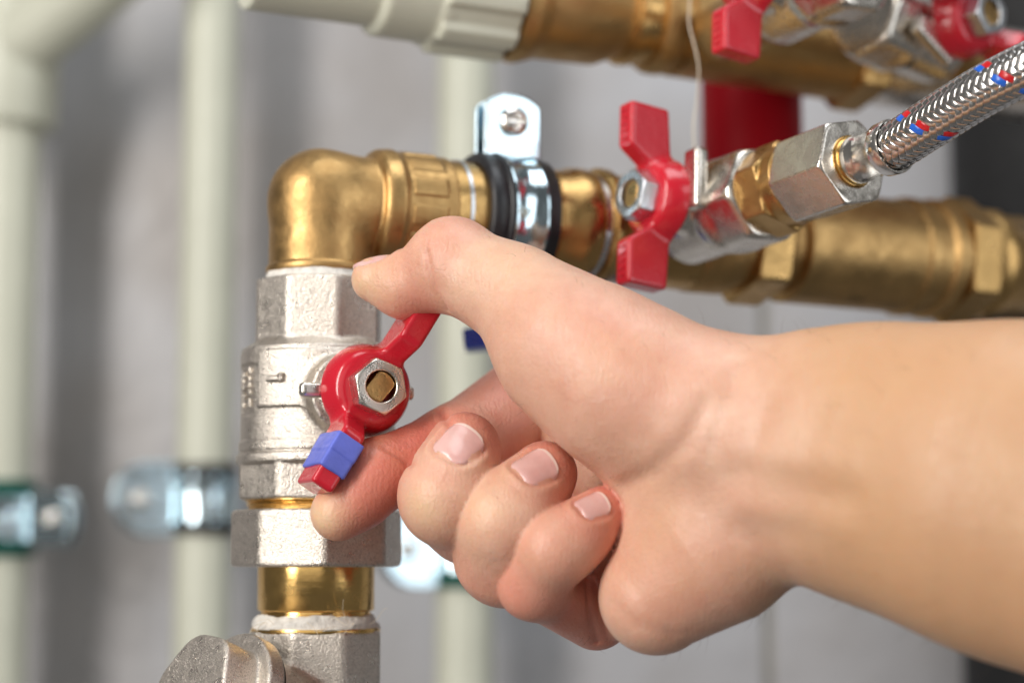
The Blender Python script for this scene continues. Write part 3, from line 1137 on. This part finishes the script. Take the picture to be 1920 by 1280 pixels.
upper = thing('brass_manifold', 'second brass manifold pipe across the top, above the clamp', 'pipe', UA + PD * 60)


def useg(name, prof, mat=M_brass_cast):
    return revolve(name, prof, MU, mat, upper, 72, 40)


u0 = us_at(962)
useg('collar', [(u0 - 2, 9), (u0 - 2, 16.5), (u0 + 1, 17.3), (u0 + 3, 16.8), (u0 + 6, 15.8), (u0 + 6, 9)])
useg('tee_body', [(u0 + 6, 9), (u0 + 6, 15.2), (u0 + 26, 14.8), (u0 + 33, 12.0), (u0 + 34, 12.0), (u0 + 34, 9)])
u1 = us_at(1165)
useg('nipple', [(u0 + 34, 9), (u0 + 34, 12.3), (u1, 12.6), (u1, 13.8), (u1 + 2.5, 13.8), (u1 + 2.5, 12.6), (u1 + 8, 12.8), (u1 + 8, 9)], M_brass)
useg('socket', [(u1 + 8, 9), (u1 + 8, 14.2), (u1 + 10, 15.2), (u1 + 13, 15.2), (u1 + 14, 14.0), (u1 + 17, 14.0), (u1 + 17, 9)])
u2 = us_at(1585)
useg('long_body', [(u1 + 17, 9), (u1 + 17, 15.0), (u2 - 2, 15.6), (u2 - 2, 9)])
hexpart('hexagon_nut', u2 - 2, u2 + 8, 16.0, 0.3, M_brass, MU, upper)
useg('nickel_end', [(u2 + 8, 9), (u2 + 8, 13.5), (u2 + 14, 15.5), (u2 + 30, 15.5), (u2 + 34, 14), (u2 + 110, 14), (u2 + 110, 9)], M_nickel_fine)
# ribbed pale plastic union nut at the left end
pu = thing('plastic_union', 'pale plastic ribbed union nut on the left end of the upper brass manifold', 'pipe fitting', UA + PD * (u0 - 30))


def f_pu(p):
    rho = np.hypot(p[:, 0], p[:, 1])
    th = np.arctan2(p[:, 1], p[:, 0])
    rad = 16.6 + 0.9 * np.clip(np.cos(th * 9) * 2.2, -1, 1)
    d = smax((rho - rad) * 0.9, np.abs(p[:, 2] + 12) - 11.5, 1.2)
    d = smin(d, d_cyl(p, -40, -20, 15.0, 2.0), 2.0)
    return smin(d, d_cyl(p, -75, -30, 12.5, 1.0), 1.5)


sdf_obj('body', f_pu, (-19, -19, -77), (19, 19, 1.5), 0.6, frame(UA + PD * (u0 - 2), PD), M_ppr, pu)

UO = np.array([25.0, 3.0, 60.5])
butterfly_valve('red-handled butterfly valve on the upper manifold, only its lower wing in view', NF + UO, D2, S2, 53.0, 'red-handled butterfly valves', body_len=88)
# valve at the top right, stem towards the camera
HR = P(1795, 42, 70)
S3 = unit((0.62, -0.78, 0.02))
D3 = unit(np.array([-0.78, -0.62, 0.12]) - S3 * np.dot(np.array([-0.78, -0.62, 0.12]), S3))
butterfly_valve('red-handled butterfly valve in the top right corner with a grey nut', HR - S3 * 15.3 + D3 * 53.0, D3, S3, 53.0, 'red-handled butterfly valves', body_len=92, wing_rot=1.15)

# red cylinder between the manifolds
RC = P(1410, 260, 150)
rv = thing('red_regulator', 'shade-darkened red cylindrical regulator head hanging below the upper manifold', 'regulator', RC + np.array([0, 0, -40]))
zt = P(1410, 60, 150)[2] - RC[2]
MRc = frame(RC, ZUP)
revolve('bonnet', [(-40, 5), (-40, 14), (-38, 16), (zt - 10, 16), (zt - 4, 15), (zt, 11), (zt, 4)], MRc, M_red_dark, rv, 64, 40)
revolve('neck', [(zt, 4), (zt, 9), (zt + 14, 9), (zt + 14, 4)], MRc, M_brass, rv, 32, 40)

# ------------------------------------------------------------------ pale plastic pipes on the wall
YP = 335.0


def vpipe(px_top, px_bot, rpx, label, y_top=-330, y_bot=1700):
    a = P(px_bot, 1200, YP)
    x = P((px_top + px_bot) / 2, 700, YP)[0]
    r = PR(px_bot, 700, YP, rpx)[1]
    zt_, zb = P(px_top, y_top, YP)[2], P(px_bot, y_bot, YP)[2]
    t = thing('plastic_pipe', label, 'pipe', (x, YP, zb), 'pale plastic pipes')
    revolve('tube', [(0, r * 0.7), (0, r), (zt_ - zb, r), (zt_ - zb, r * 0.7)], frame((x, YP, zb), ZUP), M_ppr, t, 48, 40)
    return t, x, r, zb


lp, lx, lr, lzb = vpipe(2, 2, 62, 'pale plastic pipe at the left edge with a slanted branch at its top')
zc0, zc1 = P(2, 240, YP)[2], P(2, 55, YP)[2]
revolve('socket', [(zc0, lr + 0.1), (zc0, lr * 1.38), (zc0 + 2, lr * 1.45), (zc1 - 8, lr * 1.5), (zc1, lr * 1.42), (zc1, lr * 0.9)], frame((lx, YP, 0), ZUP), M_ppr, lp, 48, 40)
b0, b1 = np.array([lx, YP - 4, zc1 - 12]), P(300, -130, YP - 34)
tube('slanted_branch', [b0, b0 * 0.5 + b1 * 0.5, b1], lr * 1.12, M_ppr, lp, 32)
mp_, mx, mr, mzb = vpipe(386, 386, 52, 'pale plastic pipe left of the ball valve, held by a black-lined clamp')
tp, tx, tr, tzb = vpipe(872, 872, 54, 'pale plastic pipe behind the gap between thumb and valve')


def onpipe(x, py):
    return np.array([x, YP, P(400, py, YP)[2]])


pipe_clamp('green-lined pipe clamp on the pale pipe at the left edge', onpipe(lx, 972), ZUP, unit((1, -0.35, 0)), lr, 17, True, M_green_rubber, (22, 22), 'pipe clamps', rod_to=YW + 3, lip=6.5)
pipe_clamp('black-lined pipe clamp with bright round lug on the pale pipe left of the ball valve', onpipe(mx, 936), ZUP, unit((-1, -0.45, 0)), mr, 19, True, M_rubber, (30, 24), 'pipe clamps', True, rod_to=YW + 3, lip=4.5)
pipe_clamp('green-lined pipe clamp glimpsed under the curled middle finger', onpipe(tx, 1030), ZUP, unit((-1, -0.55, 0)), tr, 17, True, M_green_rubber, (30, 24), 'pipe clamps', True, rod_to=YW + 3, lip=6.5)

# black insulated pipe at the right edge
ipx = P(1985, 800, 338)
ip = thing('insulated_pipe', 'black foam-insulated pipe at the right edge of the wall', 'pipe', (ipx[0], 338, 840))
revolve('foam_sleeve', [(840, 9), (840, 40), (842, 41), (1160, 41), (1164, 40.3), (1166, 41), (1700, 41), (1700, 9)], frame((ipx[0], 338, 0), ZUP), M_foam, ip, 48, 40)

# drain valve with a blue handle, glimpsed behind the thumb
DV = P(1030, 622, 96)
dv = thing('drain_valve', 'small valve with blue handle, glimpsed behind the thumb', 'valve', DV + np.array([0, 0, -30]))
zup = P(1030, 470, 96)[2] - DV[2]
revolve('body', [(-30, 4), (-30, 8), (-14, 8), (-12, 10), (8, 10), (10, 8), (zup, 8), (zup, 4)], frame(DV, ZUP), M_chrome, dv, 32, 40)
Md = frame(DV + np.array([0, -12, -2]), (0, -1, 0), unit((-0.97, 0, -0.12)))
handle_parts(dv, Md, M_blue, M_zinc_nut)

# pale thread hanging from the upper manifold
fib = [P(1296, -30, 60), P(1292, 40, 58), P(1303, 90, 57), P(1310, 130, 57), P(1306, 190, 58), P(1300, 240, 58), P(1304, 300, 58)]
th = tube('hemp_strand', catmull([fib[0]] + fib + [fib[-1]], 8), 0.22, M_fibre)
th['label'] = 'pale hemp strand hanging down from the upper brass manifold'
th['category'] = 'thread'

# ------------------------------------------------------------------ the hand
def J(px, py, Y, rpx):
    return PR(px, py, Y, rpx)


# thumb and thenar
TH = [J(701, 524, -4, 42), J(758, 537, -5, 55), J(848, 498, -9, 89), J(976, 558, -17, 79), J(1061, 647, -24, 125), J(1167, 720, -28, 145), J(1289, 772, -32, 156)]
IDX = [J(635, 961, -7, 53), J(675, 930, -6, 56), J(703, 892, -4, 65), J(854, 840, 8, 78), J(982, 768, 28, 97), J(1200, 820, 18, 110)]
MID = [J(871, 839, -12, 67), J(857, 881, -15, 64), J(841, 931, -16, 84), J(878, 975, -5, 72), J(1032, 905, 26, 85), J(1220, 900, 10, 120)]
RNG = [J(1021, 888, -17, 62), J(977, 945, -20, 70), J(942, 983, -21, 76), J(949, 1039, -13, 88), J(1080, 1000, 20, 92), J(1240, 960, 5, 120)]
LIT = [J(1128, 959, -24, 48), J(1086, 1000, -26, 55), J(1039, 1033, -27, 62), J(997, 1098, -21, 55), J(1118, 1152, 2, 66), J(1270, 1060, -10, 120)]
HYP = [J(1230, 1119, -26, 108), J(1329, 1041, -30, 140)]
WR = [J(1326, 932, -22, 175), J(1514, 846, -42, 200), J(1657, 870, -50, 246), J(1895, 916, -66, 296), J(2352, 1023, -86, 393)]

WR.append((WR[-1][0] + (WR[-1][0] - WR[-2][0]) * 1.0, WR[-1][1] * 1.06))


def chain(p, ch, k):
    d = None
    for (a, ra), (b, rb) in zip(ch[:-1], ch[1:]):
        e = d_cap(p, a, b, ra, rb)
        d = e if d is None else smin(d, e, k)
    return d


def d_flat(p, a, b, ra, rb, n, sc):
    """capsule flattened by sc along n"""
    def w(q):
        s = (q - a) @ n
        return q + (s * (1 / sc - 1))[..., None] * n
    return d_cap(w(p), a, w(b[None])[0], ra, rb) * sc


NARM = unit((0.25, 0.97, 0.0))
creases = []      # (points Nx3, depth, width)
nailrims = []


def hand_raw(p):
    arm = None
    for (a, ra), (b, rb) in zip(WR[:-1], WR[1:]):
        e = d_flat(p, a, b, ra, rb, NARM, 0.74)
        arm = e if arm is None else smin(arm, e, 8)
    thn = chain(p, TH[2:], 9)
    hyp = chain(p, HYP, 8)
    palm = smin(arm, thn, 11)
    palm = smin(palm, hyp, 9)
    # metacarpal slab
    for f in (IDX, MID, RNG, LIT):
        palm = smin(palm, d_cap(p, f[4][0], f[5][0], f[4][1] * 0.88, f[5][1]), 5)
    # tendons at the wrist
    d = smin(palm, chain(p, TH[:3], 4), 2.0)
    for f, k in ((IDX, 3.5), (MID, 6.0), (RNG, 6.0), (LIT, 5.0)):
        fin = chain(p, f[:5], k)
        d = smin(d, fin, 0.3)
    return d


def hand(p):
    d = np.maximum(hand_raw(p), p[:, 0] - XEND)
    for pts, dep, wd in creases:
        lo, hi = pts.min(0) - 3 * wd, pts.max(0) + 3 * wd
        m = np.nonzero(((p > lo) & (p < hi)).all(1))[0]
        if len(m) == 0:
            continue
        q = p[m]
        dm = np.full(len(m), 1e9)
        for a, b in zip(pts[:-1], pts[1:]):
            ba = b - a
            h = np.clip(((q - a) @ ba) / max(np.dot(ba, ba), 1e-9), 0, 1)
            r = q - a - h[:, None] * ba
            dm = np.minimum(dm, np.einsum('ij,ij->i', r, r))
        d[m] += dep * np.exp(-dm / (wd * wd))
    return d


XEND = WR[-1][0][0] - 8
CAMP = np.array([0, -DC, ZC])


def hit(px, py, f=hand_raw):
    r = unit(ray(px, py))
    t = 300.0
    for _ in range(90):
        q = CAMP + r * t
        d = f(q[None])[0]
        t += d * 0.8
        if abs(d) < 0.01:
            break
    return CAMP + r * t


def crease(pxs, dep, wd, sub=4):
    pts = []
    for (x0, y0), (x1, y1) in zip(pxs[:-1], pxs[1:]):
        for k in range(sub):
            t = k / sub
            pts.append(hit(x0 + (x1 - x0) * t, y0 + (y1 - y0) * t))
    pts.append(hit(*pxs[-1]))
    pts = [p for p in pts if abs(p[1]) < 120]
    if len(pts) > 1:
        creases.append((np.array(pts), dep, wd))


crease([(800, 474), (806, 510), (820, 550), (838, 582)], 0.75, 0.7)        # thumb joint fold
crease([(826, 768), (834, 780), (842, 796)], 1.0, 0.9)                                   # index folds
crease([(722, 838), (745, 850), (772, 872)], 0.7, 0.9)
crease([(728, 830), (752, 842), (778, 862)], 0.25, 0.6)
crease([(1320, 760), (1285, 830), (1230, 880), (1170, 912)], 0.7, 2.2)      # palm/wrist fold
crease([(1385, 690), (1360, 760), (1335, 830)], 0.35, 2.4)
crease([(1440, 760), (1420, 830), (1400, 880)], 0.3, 2.2)
crease([(1370, 893), (1450, 905), (1580, 930)], 0.7, 4.6)                    # hollow between tendons
crease([(1380, 995), (1450, 995), (1500, 990)], 0.4, 4.2)
crease([(1400, 850), (1470, 862), (1580, 880)], -0.5, 4.6)                  # tendon ridges
crease([(1390, 950), (1470, 960), (1580, 980)], -0.45, 4.6)
crease([(1102, 1090), (1104, 1130), (1110, 1170), (1120, 1205)], 0.9, 0.8)  # little finger base
crease([(1150, 1130), (1190, 1170), (1260, 1190)], 0.25, 1.6)
crease([(940, 560), (1010, 530)], 0.15, 1.6)

for (cx, cy), (ux, uy) in (((812, 890), (0.84, 0.55)), ((938, 925), (0.67, 0.74)), ((1058, 985), (0.6, 0.8))):
    for k, (o, L) in enumerate(((-9, 26), (0, 34), (8, 28))):
        bx, by = cx - uy * o, cy + ux * o
        crease([(bx - ux * L, by - uy * L), (bx + uy * 2, by - ux * 2), (bx + ux * L, by + uy * L)], 0.10 + 0.05 * (k == 1), 0.45)

# ---- nails
person = thing('person', "person's bare hand and forearm, thumb and forefinger turning the red handle of the large valve", 'person', P(1900, 930, -60))
nail_specs = [  # centre px, tip-direction px, half length mm, half width mm, roll
    ((861, 828), (0.55, -0.84), 5.2, 5.0),
    ((1004, 872), (0.74, -0.67), 4.8, 4.6),
    ((1112, 945), (0.80, -0.60), 3.7, 3.4),
    ((692, 484), (-0.95, 0.25), 5.5, 5.0),
]
nail_frames = []
for (c, dpx, hl, hw) in nail_specs:
    pc0 = hit(*c)
    g, _ = grad(hand_raw, pc0[None], 0.4)
    n = g[0]
    if c == (692, 484):
        # thumbnail lies on the upper side of the thumb, seen edge-on
        n = unit((-0.28, 0.42, 0.86))
        pc0 = TH[0][0] * 0.75 + TH[1][0] * 0.25 + n * 14
        for _ in range(40):
            pc0 = pc0 - n * hand_raw(pc0[None])[0] * 0.7
    tip = unit(P(c[0] + dpx[0] * 30, c[1] + dpx[1] * 30, pc0[1]) - P(c[0], c[1], pc0[1]))
    tip = unit(tip - n * np.dot(tip, n))
    side = np.cross(n, tip)
    nail_frames.append((pc0, n, tip, side, hl, hw))


def proj_on(f, q, n):
    q = q + n * 4.0
    for _ in range(25):
        q = q - n * np.clip(f(q), -3, 3)[:, None] * 0.7
    return q


def nail_outline(hl, hw, m=28):
    o = []
    for k in range(m):
        a = 2 * math.pi * k / m
        ca, sa = math.cos(a), math.sin(a)
        o.append((hl * math.copysign(abs(ca) ** 0.72, ca), hw * math.copysign(abs(sa) ** 0.62, sa)))
    return o


for pc0, n, tip, side, hl, hw in nail_frames:
    o = np.array(nail_outline(hl * 1.04, hw * 1.05, 40))
    o = o[o[:, 0] < hl * 0.72]
    o = o[np.argsort(np.unwrap(np.arctan2(o[:, 1], -o[:, 0])))]
    q = proj_on(hand_raw, pc0 + o[:, :1] * tip + o[:, 1:] * side, n)
    q = q[np.abs(hand_raw(q)) < 0.15]
    creases.append((q, 0.42, 0.5))
    o2 = np.array(nail_outline(hl * 1.26, hw * 1.27, 40))
    o2 = o2[o2[:, 0] < hl * 0.55]
    o2 = o2[np.argsort(np.unwrap(np.arctan2(o2[:, 1], -o2[:, 0])))]
    q = proj_on(hand_raw, pc0 + o2[:, :1] * tip + o2[:, 1:] * side, n)
    q = q[np.abs(hand_raw(q)) < 0.15]
    creases.append((q, -0.38, 0.9))

H0 = np.array([-50.0, -140.0, 1092.0])
H1 = np.array([172.0, 72.0, 1272.0])
allj = TH + IDX + MID + RNG + LIT + HYP + WR
lo = np.min([a - r for a, r in allj], axis=0) - 3
hi = np.max([a + r for a, r in allj], axis=0) + 3
hi[0] = XEND + 2
hi[1] = IDX[4][0][1] + 22
V, Q = surface_nets(hand, lo, hi, 0.64, 1, hand_raw)
arm = fast_mesh('hand_and_forearm', V, Q, M_skin, person)


def sdist(p, a, R):
    return np.exp(-((np.linalg.norm(p - a, axis=1) / R) ** 2))


fl = np.zeros(len(V))
fl = np.maximum(fl, 0.95 * np.clip(1.0 - (chain(V, IDX[:4], 3) + 0.0) / 2.2, 0, 1))
fl = np.maximum(fl, 0.55 * np.clip(1.0 - chain(V, IDX[3:5], 3) / 2.2, 0, 1))
for f, am in ((MID, 0.8), (RNG, 0.75), (LIT, 0.9)):
    fl = np.maximum(fl, am * sdist(V, f[0][0], 11) * np.clip(1.3 - chain(V, f[:3], 3) / 1.2, 0, 1))
    fl = np.maximum(fl, am * 0.9 * np.clip(1.0 - chain(V, f[:3], 3) / 2.0, 0, 1))
    fl = np.maximum(fl, am * 0.78 * np.clip(1.0 - chain(V, f[2:5], 3) / 2.5, 0, 1))
fl = np.maximum(fl, 0.40 * np.clip(1.0 - chain(V, TH[:3], 3) / 2.0, 0, 1))
fl = np.maximum(fl, 0.55 * sdist(V, P(765, 575, -12), 8))
fl = fl * (1 - 0.75 * sdist(V, P(600, 975, -9), 6)) * (1 - 0.5 * sdist(V, P(668, 540, -8), 7))
fl = np.maximum(fl, 0.30 * sdist(V, P(1130, 650, -50), 26))
fl = np.maximum(fl, 0.34 * sdist(V, P(1250, 1110, -46), 20))
tn = np.clip((V[:, 0] - P(1330, 800, -45)[0]) / 28.0, 0, 1)
tn = tn * tn * (3 - 2 * tn) * 0.85
tn = np.maximum(tn, 0.3 * sdist(V, P(1230, 1010, -42), 13))
me = arm.data
bl = np.zeros(len(V))
for q, R, am in ((P(785, 955, -27), 6, 0.65), (P(895, 950, -32), 6.5, 0.5), (P(880, 1010, -28), 5, 0.2), (P(985, 1045, -36), 5, 0.15),
                 (P(600, 965, -12), 6, 0.85), (P(672, 535, -8), 5.5, 0.6), (P(1195, 985, -48), 9, 0.4), (P(1240, 1080, -46), 10, 0.1), (P(960, 470, -28), 9, 0.3)):
    bl = np.maximum(bl, am * sdist(V, q, R))
for nm, arr in (('flush', fl), ('tan', tn), ('blanch', bl)):
    at = me.attributes.new(nm, 'FLOAT', 'POINT')
    at.data.foreach_set('value', arr.astype(np.float32))

for pc0, n, tip, side, hl, hw in nail_frames:
    NU, NV = 15, 13
    Vn, Fn = [], []
    top = []
    for i in range(NU):
        u = -1 + 2 * i / (NU - 1)
        for j in range(NV):
            v = -1 + 2 * j / (NV - 1)
            # superellipse disc mapping
            uu = u * math.sqrt(max(0, 1 - 0.5 * abs(v) ** 3.2 * 0.75))
            vv = v * math.sqrt(max(0, 1 - 0.5 * abs(u) ** 3.2 * 0.75))
            top.append((uu, vv))
    T = np.array(top)
    # fit a smooth cylinder-like surface: project, then blend towards low-order fit
    q = proj_on(hand_raw, pc0 + T[:, :1] * hl * tip + T[:, 1:] * hw * side, n)
    hgt = (q - pc0) @ n
    A = np.stack([np.ones(len(T)), T[:, 0], T[:, 1], T[:, 0] ** 2, T[:, 1] ** 2, T[:, 0] * T[:, 1]], 1)
    inner = (np.abs(T).max(1) < 0.9) & (np.abs(hand_raw(q)) < 0.15)
    co = np.linalg.lstsq(A[inner], hgt[inner], rcond=None)[0]
    fit = A @ co
    edge = np.maximum(np.abs(T[:, 1]), -T[:, 0])
    lift = 0.12 - 0.6 * np.clip((edge - 0.78) / 0.22, 0, 1) ** 2 + 0.25 * np.clip((T[:, 0] - 0.5) / 0.5, 0, 1)
    hgt2 = fit + lift
    base = pc0 + T[:, :1] * hl * tip + T[:, 1:] * hw * side
    topv = base + n * hgt2[:, None]
    botv = base + n * (hgt2 - 0.9)[:, None]
    m = len(T)
    VV = np.concatenate([topv, botv])
    Fq = []
    for i in range(NU - 1):
        for j in range(NV - 1):
            a = i * NV + j
            Fq.append((a, a + NV, a + NV + 1, a + 1))
            Fq.append((m + a, m + a + 1, m + a + NV + 1, m + a + NV))
    ring = [j for j in range(NV)] + [i * NV + NV - 1 for i in range(1, NU)] + [(NU - 1) * NV + j for j in range(NV - 2, -1, -1)] + [i * NV for i in range(NU - 2, 0, -1)]
    for a, b in zip(ring, ring[1:] + ring[:1]):
        Fq.append((a, b, m + b, m + a))
    no = mesh_obj('fingernail', VV, Fq, M_nail, person, True, 70)
    # paler free edge
    no.data.materials.append(M_nail_edge)
    for k, (i, j) in enumerate([(i, j) for i in range(NU - 1) for j in range(NV - 1)]):
        if i >= NU - 2:
            no.data.polygons[2 * k].material_index = 1
            no.data.polygons[2 * k + 1].material_index = 1

# fine hair on the wrist, forearm and the back of the thumb
gn, _ = grad(hand_raw, V[::7], 0.5)
Vs = V[::7]
cand = np.nonzero((Vs[:, 0] > P(880, 430, -20)[0]) & ((gn[:, 2] > 0.25) | (Vs[:, 0] > P(1420, 800, -60)[0]) | (gn[:, 2] < -0.6)))[0]
pick = rng.choice(cand, 520, replace=False)
HV, HF = [], []
for c in pick:
    p, n = Vs[c], gn[c]
    lay = unit(np.array([-0.6, -0.2, 0.1]) + rng.normal(0, 0.35, 3))
    L = rng.uniform(2.5, 5.5) * (0.6 if p[0] < 40 else 1.0)
    pts = [p - n * 0.2]
    d = unit(n + lay * 0.5)
    for k in range(4):
        pts.append(pts[-1] + d * L / 4)
        d = unit(d + lay * 0.35)
    for k, q in enumerate(pts):
        t = unit(pts[min(k + 1, 4)] - pts[max(k - 1, 0)])
        a = unit(np.cross(t, n + 0.01))
        b = np.cross(t, a)
        r = 0.032 * (1 - 0.8 * k / 4)
        for m in range(3):
            HV.append(q + r * (math.cos(2.094 * m) * a + math.sin(2.094 * m) * b))
    o = len(HV) - 15
    for k in range(4):
        for m in range(3):
            HF.append((o + k * 3 + m, o + k * 3 + (m + 1) % 3, o + k * 3 + 3 + (m + 1) % 3, o + k * 3 + 3 + m))
hair = mesh_obj('arm_hair', HV, HF, simple('fine_hair', (0.12, 0.06, 0.03), 0.45), person)
hair['kind'] = 'stuff'
